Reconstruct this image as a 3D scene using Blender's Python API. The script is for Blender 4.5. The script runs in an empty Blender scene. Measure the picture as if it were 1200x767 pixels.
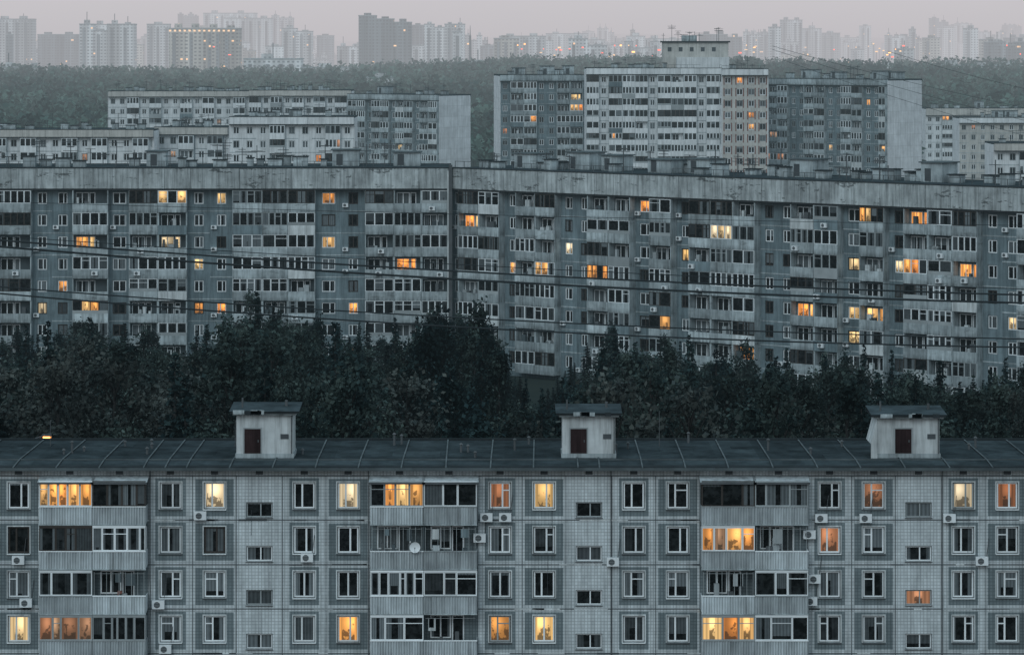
import bpy, math, random
import numpy as np
from mathutils import Vector, Matrix
F=3860.0; CH=40.3; HY=50.0
def wx(px,Y): return (px-600.0)*Y/F
def wz(py,Y): return CH-(py-HY)*Y/F
def proj(x,y,z): return 600+F*x/y, HY+F*(CH-z)/y
sc=bpy.context.scene
# ------------------------------------------------------------ materials
def haze_group():  # distance haze painted into every material as emission, growing with world Y
    g=bpy.data.node_groups.new("painted_haze","ShaderNodeTree")
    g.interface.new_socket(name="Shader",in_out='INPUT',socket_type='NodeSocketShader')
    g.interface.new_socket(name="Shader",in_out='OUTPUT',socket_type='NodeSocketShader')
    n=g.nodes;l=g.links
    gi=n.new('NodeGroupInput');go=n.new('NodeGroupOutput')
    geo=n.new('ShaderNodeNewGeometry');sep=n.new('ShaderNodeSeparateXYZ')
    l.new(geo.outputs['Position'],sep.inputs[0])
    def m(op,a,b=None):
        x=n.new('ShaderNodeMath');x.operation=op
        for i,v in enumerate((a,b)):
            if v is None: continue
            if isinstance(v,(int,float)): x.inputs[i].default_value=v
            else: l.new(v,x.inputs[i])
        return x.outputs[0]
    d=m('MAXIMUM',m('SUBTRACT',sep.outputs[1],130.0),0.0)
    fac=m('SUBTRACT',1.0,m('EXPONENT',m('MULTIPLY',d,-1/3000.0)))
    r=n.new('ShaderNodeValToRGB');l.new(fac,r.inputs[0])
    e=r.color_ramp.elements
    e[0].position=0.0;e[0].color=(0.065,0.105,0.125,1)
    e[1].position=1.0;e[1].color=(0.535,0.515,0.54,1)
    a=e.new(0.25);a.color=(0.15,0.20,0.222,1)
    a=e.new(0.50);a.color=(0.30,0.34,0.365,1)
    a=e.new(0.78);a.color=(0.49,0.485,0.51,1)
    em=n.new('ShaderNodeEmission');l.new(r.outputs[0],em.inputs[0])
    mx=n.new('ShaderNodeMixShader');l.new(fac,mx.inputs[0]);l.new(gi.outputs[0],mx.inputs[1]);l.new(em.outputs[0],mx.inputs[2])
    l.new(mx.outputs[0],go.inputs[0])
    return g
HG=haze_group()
class NB:
    def __init__(s,name):
        s.mat=bpy.data.materials.new(name);s.mat.use_nodes=True
        s.n=s.mat.node_tree.nodes;s.l=s.mat.node_tree.links
        s.n.clear()
        try: s.mat.cycles.emission_sampling='NONE'
        except Exception: pass
    def new(s,t,**k):
        x=s.n.new(t)
        for a,b in k.items(): setattr(x,a,b)
        return x
    def put(s,sock,v):
        if hasattr(v,'is_output') : s.l.new(v,sock)
        elif isinstance(v,tuple): sock.default_value=(v+(1,))[:4] if len(sock.default_value)==4 else v
        else: sock.default_value=v
    def m(s,op,a,b=0.0,c=None,clamp=False):
        x=s.new('ShaderNodeMath',operation=op,use_clamp=clamp)
        s.put(x.inputs[0],a);s.put(x.inputs[1],b)
        if c is not None: s.put(x.inputs[2],c)
        return x.outputs[0]
    def mix(s,f,a,b,bt='MIX'):
        x=s.new('ShaderNodeMixRGB',blend_type=bt)
        s.put(x.inputs[0],f);s.put(x.inputs[1],a);s.put(x.inputs[2],b)
        return x.outputs[0]
    def noise(s,vec,scale,detail=3,rough=.6):
        x=s.new('ShaderNodeTexNoise');s.l.new(vec,x.inputs['Vector'])
        x.inputs['Scale'].default_value=scale;x.inputs['Detail'].default_value=detail;x.inputs['Roughness'].default_value=rough
        return x.outputs['Fac']
    def mapr(s,v,a,b,c,d):
        x=s.new('ShaderNodeMapRange');s.put(x.inputs[0],v)
        for i,k in enumerate((a,b,c,d)): x.inputs[i+1].default_value=k
        return x.outputs[0]
    def obj(s): return s.new('ShaderNodeTexCoord').outputs['Object']
    def uv(s):
        sp=s.new('ShaderNodeSeparateXYZ');s.l.new(s.new('ShaderNodeTexCoord').outputs['UV'],sp.inputs[0]);return sp.outputs[0],sp.outputs[1]
    def rnd(s): return s.new('ShaderNodeAttribute',attribute_name='rnd').outputs['Fac']
    def scaled(s,vec,sx,sy,sz):
        x=s.new('ShaderNodeMapping');s.l.new(vec,x.inputs[0]);x.inputs['Scale'].default_value=(sx,sy,sz);return x.outputs[0]
    def bsdf(s,col,rough=.8,spec=.3,em=None,ems=0,metal=0):
        b=s.new('ShaderNodeBsdfPrincipled')
        s.put(b.inputs['Base Color'],col);s.put(b.inputs['Roughness'],rough)
        b.inputs['Specular IOR Level'].default_value=spec;b.inputs['Metallic'].default_value=metal
        if em is not None:
            s.put(b.inputs['Emission Color'],em);s.put(b.inputs['Emission Strength'],ems)
        return b.outputs[0]
    def diff(s,col):
        b=s.new('ShaderNodeBsdfDiffuse');s.put(b.inputs['Color'],col);return b.outputs[0]
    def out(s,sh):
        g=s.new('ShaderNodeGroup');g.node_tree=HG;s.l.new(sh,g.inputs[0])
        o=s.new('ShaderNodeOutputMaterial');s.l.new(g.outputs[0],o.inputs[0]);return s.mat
M={}
def wall(name,col,var=.35,streak=.35,tile=None,rough=.85,rv=.35,patch=0,simple=False,mort=.62,thr=.56,uvdirt=0):
    b=NB(name);o=b.obj()
    rr=b.mapr(b.rnd(),0,1,1-rv*.5,1+rv*.5)
    if simple:
        f=b.m('MULTIPLY',b.mapr(b.noise(o,.8,2),.3,.7,1-var*.5,1+var*.5),rr)
    else:
        n1=b.mapr(b.noise(o,.5,4,.68),.3,.7,1-var*.5,1+var*.5)
        n2=b.mapr(b.noise(b.scaled(o,2.4,2.4,.17),1.0,4,.7),.42,.70,1.0,1-streak)
        f=b.m('MULTIPLY',b.m('MULTIPLY',n1,n2),rr)
        if uvdirt:
            u,v=b.uv()
            f=b.m('MULTIPLY',f,b.m('SUBTRACT',1.0,b.m('MULTIPLY',b.mapr(v,.0,.5,uvdirt,0),b.mapr(b.noise(b.scaled(o,4,4,.3),1,2),.35,.6,0,1))))
    c=col
    if tile:
        sp=b.new('ShaderNodeSeparateXYZ');b.l.new(o,sp.inputs[0])
        cb=b.new('ShaderNodeCombineXYZ');b.l.new(b.m('ADD',sp.outputs[0],sp.outputs[1]),cb.inputs[0]);b.l.new(sp.outputs[2],cb.inputs[1])
        br=b.new('ShaderNodeTexBrick',offset=0.0);b.l.new(cb.outputs[0],br.inputs['Vector'])
        br.inputs['Scale'].default_value=1;br.inputs['Brick Width'].default_value=tile;br.inputs['Row Height'].default_value=tile
        br.inputs['Mortar Size'].default_value=tile*.10 if tile<1 else .06
        br.inputs['Color1'].default_value=(*[v*1.06 for v in col],1);br.inputs['Color2'].default_value=(*[v*.92 for v in col],1)
        br.inputs['Mortar'].default_value=(*[v*mort for v in col],1)
        c=br.outputs['Color']
    if patch:
        p=b.mapr(b.noise(b.scaled(o,.28,.28,.8),1.3,6,.75),thr,thr+.03,0,patch)
        c=b.mix(p,c,(0.085,0.095,0.098))
    cc=b.new('ShaderNodeVectorMath',operation='SCALE');b.put(cc.inputs[0],c) if hasattr(c,'is_output') else setattr(cc.inputs[0],'default_value',c)
    b.l.new(f,cc.inputs['Scale'])
    M[name]=b.out(b.diff(cc.outputs[0]) if rough>.7 else b.bsdf(cc.outputs[0],rough,.3))
wall('tile_pale',(.505,.565,.595),.24,.34,tile=.2,rv=.16,mort=.6)
wall('tile_grey',(.165,.205,.222),.25,.25,tile=.2,rv=.2)
wall('plaster_light',(.54,.59,.61),.35,.5,rv=.3)
wall('balcony_sheet',(.45,.51,.54),.4,.5,rv=.5)
wall('concrete_mid',(.36,.42,.445),.6,.5,rv=.5,patch=.4,thr=.61,uvdirt=.5)
wall('parapet_band',(.385,.43,.445),.55,.6,rv=.25,patch=.8,thr=.575)
wall('panel_teal',(.17,.225,.25),.4,.45,rv=.5)
wall('panel_dark',(.075,.095,.105),.3,.3,rv=.4,simple=True)
wall('panel_white',(.68,.72,.745),.25,.3,rv=.2)
wall('panel_beige',(.50,.50,.48),.3,.3,rv=.2)
wall('end_wall',(.66,.69,.72),.25,.28,tile=2.7,rv=.1,mort=.82)
wall('joint',(.07,.08,.088),.2,.2,simple=True)
wall('roof_felt',(.034,.046,.052),.9,.2,rv=.6)
wall('roof_trim',(.085,.104,.112),.5,.3,simple=True)
wall('roof_edge',(.03,.037,.041),.4,.3,simple=True)
wall('metal_grey',(.09,.10,.107),.4,.2,simple=True)
wall('frame_white',(.68,.73,.76),.12,.1,rv=.3,simple=True)
wall('frame_grey',(.30,.335,.35),.2,.2,rv=.3,simple=True)
wall('frame_dark',(.055,.05,.047),.2,.2,rv=.3,simple=True)
wall('brick_red',(.20,.10,.085),.3,.3,simple=True)
wall('bark',(.026,.026,.026),.4,.3,simple=True)
wall('asphalt',(.05,.05,.052),.3,0,simple=True)
wall('kerb',(.25,.25,.25),.3,.2,simple=True)
wall('door_red',(.034,.022,.023),.7,.5)
def glass():
    b=NB('window_glass');u,v=b.uv();r=b.rnd()
    w=b.m('MULTIPLY',b.m('FRACT',b.m('MULTIPLY',r,7.31)),1.5)
    du=b.m('MULTIPLY',b.m('ABSOLUTE',b.m('SUBTRACT',u,.5)),2.0)
    side=b.m('GREATER_THAN',du,w)
    half=b.m('MULTIPLY',b.m('GREATER_THAN',v,b.m('FRACT',b.m('MULTIPLY',r,13.7))),b.m('GREATER_THAN',b.m('FRACT',b.m('MULTIPLY',r,23.1)),.72))
    mask=b.m('MAXIMUM',side,half)
    fold=b.mapr(b.m('SINE',b.m('ADD',b.m('MULTIPLY',u,38.0),b.m('MULTIPLY',r,90.))),-1,1,.55,1.0)
    bright=b.mapr(b.m('FRACT',b.m('MULTIPLY',r,31.7)),0,1,.02,.20)
    cv=b.m('MULTIPLY',b.m('MULTIPLY',mask,fold),bright)
    n=b.mapr(b.noise(b.obj(),2.5,2),.4,.75,.006,.03)
    val=b.m('ADD',cv,n)
    c=b.new('ShaderNodeVectorMath',operation='SCALE');c.inputs[0].default_value=(.86,1.0,1.08);b.l.new(val,c.inputs['Scale'])
    M['glass']=b.out(b.bsdf(c.outputs[0],.07,.42))
glass()
def lit(name,gain,cols):
    b=NB(name);u,v=b.uv();r=b.rnd()
    rp=b.new('ShaderNodeValToRGB');b.l.new(b.m('FRACT',b.m('MULTIPLY',r,5.3)),rp.inputs[0])
    e=rp.color_ramp.elements;e[0].color=(*cols[0],1);e[1].color=(*cols[2],1);x=e.new(.5);x.color=(*cols[1],1)
    du=b.m('MULTIPLY',b.m('ABSOLUTE',b.m('SUBTRACT',u,.5)),2.0)
    w=b.mapr(b.m('FRACT',b.m('MULTIPLY',r,17.)),0,1,.25,.95)
    cm=b.mapr(b.m('SUBTRACT',du,w),-.03,.03,0,1)
    fold=b.mapr(b.m('SINE',b.m('ADD',b.m('MULTIPLY',u,34.0),b.m('MULTIPLY',r,50.))),-1,1,.42,.72)
    hx=b.m('SUBTRACT',u,b.mapr(b.m('FRACT',b.m('MULTIPLY',r,9.)),0,1,.2,.8));hz=b.m('SUBTRACT',v,.75)
    hot=b.m('EXPONENT',b.m('MULTIPLY',b.m('ADD',b.m('MULTIPLY',hx,hx),b.m('MULTIPLY',hz,hz)),-9.0))
    inner=b.m('ADD',.48,b.m('MULTIPLY',hot,1.1))
    stn=b.m('SUBTRACT',b.noise(b.scaled(b.obj(),1,1,.8),3.2,2,.6),b.m('MULTIPLY',v,.36))
    stuff=b.mapr(stn,.36,.42,1.0,.28)
    br=b.m('MULTIPLY',inner,stuff)
    mixv=b.m('ADD',b.m('MULTIPLY',cm,fold),b.m('MULTIPLY',b.m('SUBTRACT',1.0,cm),br))
    amp=b.mapr(b.m('FRACT',b.m('MULTIPLY',r,41.)),0,1,.55*gain,1.2*gain)
    M[name]=b.out(b.bsdf((.05,.04,.03),.2,.4,em=rp.outputs[0],ems=b.m('MULTIPLY',mixv,amp)))
lit('lit_window',1.25,[(1,.30,.05),(1,.43,.10),(1,.62,.24)])
lit('lit_pale',1.1,[(1,.54,.15),(1,.66,.27),(.95,.77,.50)])
lit('lit_dim',.42,[(1,.33,.12),(.9,.42,.22),(.9,.6,.35)])
def emis(name,c,s):
    b=NB(name);M[name]=b.out(b.bsdf((.1,.1,.1),.5,.2,em=c,ems=s))
emis('lamp_orange',(1,.35,.08),6.0)
emis('lamp_red',(1,.12,.06),3.0)
emis('lamp_warm',(1,.60,.3),1.9)
def leaf(name,c1,c2,sc_=.5,det=1):
    b=NB(name)
    src=b.new('ShaderNodeNewGeometry').outputs['Position']
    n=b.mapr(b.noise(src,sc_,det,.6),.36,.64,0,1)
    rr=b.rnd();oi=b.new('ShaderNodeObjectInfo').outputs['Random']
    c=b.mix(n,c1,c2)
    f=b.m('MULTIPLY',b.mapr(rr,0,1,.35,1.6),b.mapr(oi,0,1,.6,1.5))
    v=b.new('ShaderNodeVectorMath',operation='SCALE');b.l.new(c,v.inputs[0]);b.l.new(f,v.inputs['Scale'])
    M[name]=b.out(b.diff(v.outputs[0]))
leaf('leaf_deciduous',(.012,.021,.022),(.036,.050,.046))
leaf('leaf_brown',(.026,.034,.035),(.054,.062,.058))
leaf('leaf_spruce',(.006,.012,.014),(.016,.028,.029))
leaf('leaf_forest',(.010,.022,.022),(.052,.082,.070),.012,3)
def ground():
    b=NB('grass_ground');geo=b.new('ShaderNodeNewGeometry').outputs['Position']
    n=b.noise(geo,.02,5)
    c=b.mix(b.mapr(n,.4,.6,0,1),(.016,.026,.025),(.03,.040,.037))
    M['ground']=b.out(b.diff(c))
ground()
def fartower(name,wallc,winc,bw,bh,mort,litp):
    b=NB(name);o=b.obj();sp=b.new('ShaderNodeSeparateXYZ');b.l.new(o,sp.inputs[0])
    cb=b.new('ShaderNodeCombineXYZ');b.l.new(b.m('ADD',sp.outputs[0],sp.outputs[1]),cb.inputs[0]);b.l.new(sp.outputs[2],cb.inputs[1])
    br=b.new('ShaderNodeTexBrick',offset=0.0);b.l.new(cb.outputs[0],br.inputs['Vector'])
    for k,v in (('Scale',1),('Brick Width',bw),('Row Height',bh),('Mortar Size',mort),('Mortar Smooth',.1)): br.inputs[k].default_value=v
    br.inputs['Color1'].default_value=(*winc,1);br.inputs['Color2'].default_value=(*[v*2.2 for v in winc],1);br.inputs['Mortar'].default_value=(*wallc,1)
    fl=b.new('ShaderNodeVectorMath',operation='FLOOR');mp=b.scaled(cb.outputs[0],1/bw,1/bh,1);b.l.new(mp,fl.inputs[0])
    wn=b.new('ShaderNodeTexWhiteNoise',noise_dimensions='3D')
    ad=b.new('ShaderNodeVectorMath',operation='ADD');b.l.new(fl.outputs[0],ad.inputs[0])
    cx=b.new('ShaderNodeCombineXYZ');b.l.new(b.m('MULTIPLY',b.new('ShaderNodeObjectInfo').outputs['Random'],77),cx.inputs[2]);b.l.new(cx.outputs[0],ad.inputs[1])
    b.l.new(ad.outputs[0],wn.inputs['Vector'])
    on=b.m('MULTIPLY',b.m('LESS_THAN',wn.outputs['Value'],litp),b.m('SUBTRACT',1.0,br.outputs['Fac']))
    vert=b.mapr(b.noise(b.scaled(o,.09,.09,.004),1.,2),.4,.6,.6,1.15)
    v=b.new('ShaderNodeVectorMath',operation='SCALE');b.l.new(br.outputs['Color'],v.inputs[0]);b.l.new(b.m('MULTIPLY',vert,b.mapr(b.rnd(),0,1,.7,1.25)),v.inputs['Scale'])
    M[name]=b.out(b.bsdf(v.outputs[0],.8,.2,em=(1,.55,.25),ems=b.m('MULTIPLY',on,2.0)))
fartower('far_pale',(.72,.75,.77),(.13,.15,.165),3.3,2.9,.85,.010)
fartower('far_white',(.80,.83,.85),(.25,.27,.285),3.3,2.9,.9,.006)
fartower('far_grey',(.24,.285,.31),(.07,.08,.09),3.0,2.9,.7,.012)
fartower('far_beige',(.58,.56,.51),(.07,.075,.08),3.6,3.0,.9,.02)
# ------------------------------------------------------------ mesh builder
class MB:
    def __init__(s): s.v=[];s.f=[];s.m=[];s.r=[];s.mats=[]
    def mi(s,m):
        if m not in s.mats: s.mats.append(m)
        return s.mats.index(m)
    def quad(s,a,b,c,d,m,r=.5):
        i=len(s.v);s.v+=[a,b,c,d];s.f.append((i,i+1,i+2,i+3));s.m.append(s.mi(m));s.r.append(r)
    def front(s,x0,x1,z0,z1,y,m,r=.5):
        if x1-x0<1e-4 or z1-z0<1e-4: return
        s.quad((x0,y,z0),(x1,y,z0),(x1,y,z1),(x0,y,z1),m,r)
    def box(s,x0,x1,y0,y1,z0,z1,m,r=.5):
        q=s.quad
        q((x0,y0,z0),(x1,y0,z0),(x1,y0,z1),(x0,y0,z1),m,r)
        q((x1,y1,z0),(x0,y1,z0),(x0,y1,z1),(x1,y1,z1),m,r)
        q((x0,y1,z0),(x0,y0,z0),(x0,y0,z1),(x0,y1,z1),m,r)
        q((x1,y0,z0),(x1,y1,z0),(x1,y1,z1),(x1,y0,z1),m,r)
        q((x0,y0,z1),(x1,y0,z1),(x1,y1,z1),(x0,y1,z1),m,r)
        q((x0,y1,z0),(x1,y1,z0),(x1,y0,z0),(x0,y0,z0),m,r)
    def ring(s,X0,X1,Z0,Z1,x0,x1,z0,z1,y,m,r=.5):
        s.front(X0,X1,Z0,z0,y,m,r);s.front(X0,X1,z1,Z1,y,m,r)
        s.front(X0,x0,z0,z1,y,m,r);s.front(x1,X1,z0,z1,y,m,r)
    def reveal(s,x0,x1,z0,z1,y0,y1,m,r=.5):
        s.quad((x0,y0,z0),(x0,y0,z1),(x0,y1,z1),(x0,y1,z0),m,r)
        s.quad((x1,y1,z0),(x1,y1,z1),(x1,y0,z1),(x1,y0,z0),m,r)
        s.quad((x0,y1,z0),(x1,y1,z0),(x1,y0,z0),(x0,y0,z0),m,r)
        s.quad((x0,y0,z1),(x1,y0,z1),(x1,y1,z1),(x0,y1,z1),m,r)
    def cyl(s,p0,p1,r0,r1,m,n=7,r=.5,caps=True):
        p0=Vector(p0);p1=Vector(p1);d=(p1-p0).normalized()
        a=d.orthogonal().normalized();b=d.cross(a)
        i=len(s.v)
        for k in range(n):
            t=2*math.pi*k/n;o=a*math.cos(t)+b*math.sin(t)
            s.v.append(tuple(p0+o*r0));s.v.append(tuple(p1+o*r1))
        for k in range(n):
            j=(k+1)%n
            s.f.append((i+2*k,i+2*j,i+2*j+1,i+2*k+1));s.m.append(s.mi(m));s.r.append(r)
        if caps:
            s.f.append(tuple(i+2*k+1 for k in range(n)));s.m.append(s.mi(m));s.r.append(r)
            s.f.append(tuple(i+2*k for k in reversed(range(n))));s.m.append(s.mi(m));s.r.append(r)
    def mesh(s,name):
        me=bpy.data.meshes.new(name);me.from_pydata(s.v,[],s.f)
        for m in s.mats: me.materials.append(M[m])
        me.polygons.foreach_set('material_index',s.m)
        uv=me.uv_layers.new(name='UVMap');q=[0,0,1,0,1,1,0,1];arr=[]
        for f in s.f:
            if len(f)==4: arr+=q
            else: arr+=[.5,.5]*len(f)
        uv.data.foreach_set('uv',arr)
        at=me.attributes.new('rnd','FLOAT','FACE');at.data.foreach_set('value',s.r)
        me.update();return me
    def obj(s,name,parent=None):
        o=bpy.data.objects.new(name,s.mesh(name));sc.collection.objects.link(o)
        if parent: o.parent=parent
        return o
def empty(name,loc=(0,0,0),rot=0):
    e=bpy.data.objects.new(name,None);sc.collection.objects.link(e);e.location=loc;e.rotation_euler=(0,0,rot);e.empty_display_size=2;return e
def window(fr,gl,x0,x1,z0,z1,y,fm,pm,r,muls=(.5,),trans=None,t=.07,g=.0):
    fr.box(x0,x0+t,y-.05,y,z0,z1,fm,r);fr.box(x1-t,x1,y-.05,y,z0,z1,fm,r)
    fr.box(x0+t,x1-t,y-.05,y,z0,z0+t,fm,r);fr.box(x0+t,x1-t,y-.05,y,z1-t,z1,fm,r)
    w=x1-x0
    for u in muls: fr.box(x0+u*w-t*.6,x0+u*w+t*.6,y-.057,y,z0+t,z1-t,fm,r)
    if trans:
        a,b,h=trans
        fr.box(x0+a*w+(t if a==0 else t*.6),x0+b*w-(t if b==1 else t*.6),y-.045,y,z0+h*(z1-z0)-t*.4,z0+h*(z1-z0)+t*.4,fm,r)
    gl.front(x0+.01,x1-.01,z0+.01,z1-.01,y-.012,pm,r)
# ------------------------------------------------------------ FRONT BUILDING
Y1=200.0;S1=F/Y1
def fx(p): return (p-600)/S1
def fz(p): return CH-(p-HY)/S1
def ac_unit(mb,x,z,y=0,w=.8):
    h=w*.68
    mb.box(x-w/2,x+w/2,y-.36,y-.08,z,z+h,'frame_white',.35)
    mb.cyl((x-w*.1,y-.362,z+h/2),(x-w*.1,y-.372,z+h/2),h*.38,h*.38,'joint',12)
    for k in (-.2,0,.2): mb.box(x-w*.1-h*.36,x-w*.1+h*.36,y-.385,y-.375,z+h/2+k*h-.008,z+h/2+k*h+.008,'frame_grey')
    for k in (-.3,.3):
        mb.box(x+k*w-.02,x+k*w+.02,y-.4,y,z-.05,z-.003,'metal_grey')
def front_building():
    R=random.Random(5)
    P=empty('panel_apartment_building',(0,Y1,0))
    W=MB();FR=MB();GL=MB();BA=MB();RF=MB();DT=MB()
    ztop=fz(547)
    litm={(252,0):'lit_pale',(408,0):'lit_pale',(638,0):'lit_pale',(586,0):'lit_dim',(1022,0):'lit_dim',(1124,0):'lit_pale',(1176,0):'lit_dim',
          (970,1):'lit_dim',(24,3):'lit_pale',(408,3):'lit_window',(586,3):'lit_window',(638,3):'lit_pale'}
    def is_lit(px,i):
        for (a,b),m in litm.items():
            if abs(a-px)<8 and b==i: return m
    vent=lambda px: (DT.box(fx(px)-.22,fx(px)+.22,-.012,.0,fz(555.5),fz(551.5),'joint'))
    for k in range(-1,3):
        b0=304+386.2*k
        cols=[('S',b0-27,b0+27),('P',b0+27,b0+78),('D',b0+78,b0+130),('B',b0+130,b0+256),('P',b0+256,b0+308),('D',b0+308,b0+359.2)]
        for typ,p0,p1 in cols:
            X0,X1=fx(p0),fx(p1);pc=(p0+p1)/2
            if typ!='B': vent(pc)
            else: vent(p0+34);vent(p1-34)
            for i in range(5):
                zt=fz(557+52*i);zb=fz(609+52*i);r=R.random()
                if typ=='S':
                    if i==0: W.front(X0,X1,zt,ztop,0,'tile_pale',.6)
                    a,b=fx(pc-15.5),fx(pc+15.5);zc=fz(597+51.3*i)
                    wz0,wz1=zc-.47,zc+.47
                    W.ring(X0,X1,zb,zt,a,b,wz0,wz1,0,'tile_pale',.75+.25*r);W.reveal(a,b,wz0,wz1,0,.2,'plaster_light')
                    pm='lit_dim' if (abs(pc-1076)<8 and i==2) else 'glass'
                    window(FR,GL,a+.03,b-.03,wz0+.03,wz1-.03,.17,'frame_grey' if r<.4 else 'frame_white',pm,R.random(),(.55,),None,.06)
                    DT.box(a-.03,b+.03,-.07,.0,wz0-.05,wz0-.01,'metal_grey')
                elif typ in 'PD':
                    if i==0: W.front(X0,X1,zt,ztop,0,'tile_pale',.4)
                    cx=fx(pc);ww=.66;zc=fz(580.5+52*i);hh=.82
                    a,b=cx-ww,cx+ww;c,d=zc-hh,zc+hh
                    mg=.16 if typ=='D' else .42
                    gx0,gx1=X0+mg,X1-mg;gz0,gz1=(zb+.24,zt-.2) if typ=='D' else (zc-hh-.42,zc+hh+.25)
                    W.ring(X0,X1,zb,zt,gx0,gx1,gz0,gz1,0,'tile_pale',.2+.6*r)
                    W.ring(gx0,gx1,gz0,gz1,a,b,c,d,0,'tile_grey',.3+.5*r if typ=='D' else .75+.25*r)
                    W.reveal(a,b,c,d,0,.2,'plaster_light')
                    lm=is_lit(pc,i);pm=lm or 'glass'
                    fm='frame_white' if R.random()<.84 else ('frame_grey' if R.random()<.5 else 'frame_dark')
                    mu=R.choice([(.4,),(.62,),(.38,),(.5,),(.6,)])
                    tr=R.choice([None,None,(0,mu[0],.7),(mu[0],1,.7)])
                    window(FR,GL,a+.04,b-.04,c+.05,d-.03,.17,fm,pm,R.random(),mu,tr,.085)
                    DT.box(a-.05,b+.05,-.09,.0,c-.05,c-.005,'metal_grey' if r<.6 else 'frame_white')
                    for (u0,u1,v0,v1) in ((a-.07,a,c,d),(b,b+.07,c,d),(a-.07,b+.07,d,d+.07)):
                        DT.box(u0,u1,-.02,0,v0,v1,'plaster_light',r)
                else:
                    if i==0: W.front(X0,X1,zt,ztop,0,'tile_pale',.4)
                    mid=(X0+X1)/2
                    W.front(X0,X1,zb,zt,0,'tile_grey',.3)
                    for h in (0,1):
                        x0=X0+.06 if h==0 else mid+.03;x1=mid-.03 if h==0 else X1-.06
                        window(FR,GL,x0+.35,x0+1.6,zb+.95,zb+2.35,-.01,'frame_white','glass',R.random(),(.5,))
                        window(FR,GL,x0+1.66,x0+2.4,zb+.2,zb+2.35,-.01,'frame_white','glass',R.random(),())
            DT.box(X0-.02,X0+.02,-.008,0,fz(816),fz(557),'joint')
            if typ=='B':
                for h in (0,1):
                    D=1.05
                    x0=X0+.05 if h==0 else (X0+X1)/2+.01;x1=(X0+X1)/2-.01 if h==0 else X1-.05
                    for i in range(5):
                        r=R.random()
                        zs=fz(611+52*i);zp=fz(591+52*i);zg=fz(562.5+52*i)
                        BA.box(x0,x1,-D+.05,0,zs-.02,zs+.12,'concrete_mid',.5)
                        n=int((x1-x0)/.16);st=(x1-x0)/n
                        for q in range(n):
                            xx=x0+q*st
                            BA.quad((xx,-D,zs),(xx+st*.5,-D-.06,zs),(xx+st*.5,-D-.06,zp),(xx,-D,zp),'balcony_sheet',r)
                            BA.quad((xx+st*.5,-D-.06,zs),(xx+st,-D,zs),(xx+st,-D,zp),(xx+st*.5,-D-.06,zp),'balcony_sheet',max(0,r-.5))
                        BA.front(x0,x1,zs,zp,-D+.03,'balcony_sheet',r)
                        BA.quad((x1,-D+.03,zs),(x0,-D+.03,zs),(x0,-D+.03,zp),(x1,-D+.03,zp),'balcony_sheet',r)
                        BA.box(x0-.02,x1+.02,-D-.07,-D+.06,zp,zp+.06,'frame_white' if r>.4 else 'frame_grey',r)
                        BA.box(x0-.02,x1+.02,-D-.07,-D+.04,zs-.06,zs-.003,'concrete_mid',.7)
                        sx=x0 if h==0 else x1
                        BA.box(sx-.02,sx+.02,-D+.061,0,zs+.121,zp+.05,'balcony_sheet',r)
                        if h==0: BA.box(x1-.03,x1+.05,-D+.1,0,zs+.125,zg+.1,'panel_dark',.6)
                        key=(k,h,i)
                        glz={(-1,0,0):'lit',(0,0,0):'litR',(1,0,1):'lit',(1,0,3):'lit',(-1,0,3):'dim',(0,0,1):'open',(0,1,1):'open',(-1,0,1):'dark',(1,1,0):'glz',(1,1,1):'open',(0,1,3):'open',(0,0,3):'glz',(1,0,0):'glz',(-1,1,0):'glz'}.get(key)
                        if glz is None: glz='glz' if R.random()<.7 else 'open'
                        if i==0:
                            BA.quad((x0-.1,-D-.15,zg+.02),(x1+.1,-D-.15,zg+.02),(x1+.1,0,zg+.3),(x0-.1,0,zg+.3),'balcony_sheet',.2)
                            BA.box(x0-.1,x1+.1,-D-.17,-D-.15,zg-.08,zg+.05,'metal_grey')
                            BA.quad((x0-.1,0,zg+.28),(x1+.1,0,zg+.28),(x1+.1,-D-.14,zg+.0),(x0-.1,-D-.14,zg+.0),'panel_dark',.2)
                        def stuffing(dy):
                            for q in range(R.randint(2,5)):
                                a=R.uniform(x0+.2,x1-.7);hh_=R.uniform(-.1,.75)
                                BA.box(a,a+R.uniform(.15,.5),-D+dy,-D+dy+.3,zs+.13,zp+hh_,R.choice(['frame_grey','panel_dark','balcony_sheet','metal_grey','frame_dark','brick_red']),R.random())
                        if glz!='open':
                            fm=('frame_dark' if glz=='dark' else R.choice(['frame_white','frame_white','frame_white','frame_grey','frame_dark']))
                            npan=R.choice([3,4,4,5,6]);ws=[R.choice([1,1,1,.6,1.3]) for _ in range(npan)];tot=sum(ws)
                            px=x0;zz0=zp+.063;zz1=zg
                            for j,wv in enumerate(ws):
                                nx=px+(x1-x0)*wv/tot
                                pm='glass'
                                if glz=='lit': pm='lit_window' if R.random()<.75 else ('lit_dim' if R.random()<.5 else 'glass')
                                if glz=='litR' and j>0: pm='lit_window'
                                if glz=='dim': pm='lit_dim'
                                window(FR,GL,px+.005,nx-.005,zz0,zz1,-D+.02,fm,pm,R.random(),(),(0,1,.72) if R.random()<.3 else None,.055)
                                px=nx
                            BA.box(x0,x1,-D-.05,-D+.05,zg+.002,zg+.1,fm,r)
                            gx=x0 if h==0 else x1
                            FR.box(gx-.03,gx+.03,-.6,-.54,zp+.063,zg,fm,r)
                            GL.quad((gx,0,zz0),(gx,-D+.05,zz0),(gx,-D+.05,zz1),(gx,0,zz1),'glass',R.random())
                            GL.quad((gx+.004,-D+.05,zz0),(gx+.004,0,zz0),(gx+.004,0,zz1),(gx+.004,-D+.05,zz1),'glass',R.random())
                        else:
                            stuffing(.35)
                            BA.box(x0+.1,x1-.1,-D+.1,-D+.115,zg-.12,zg-.1,'frame_grey')
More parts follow.
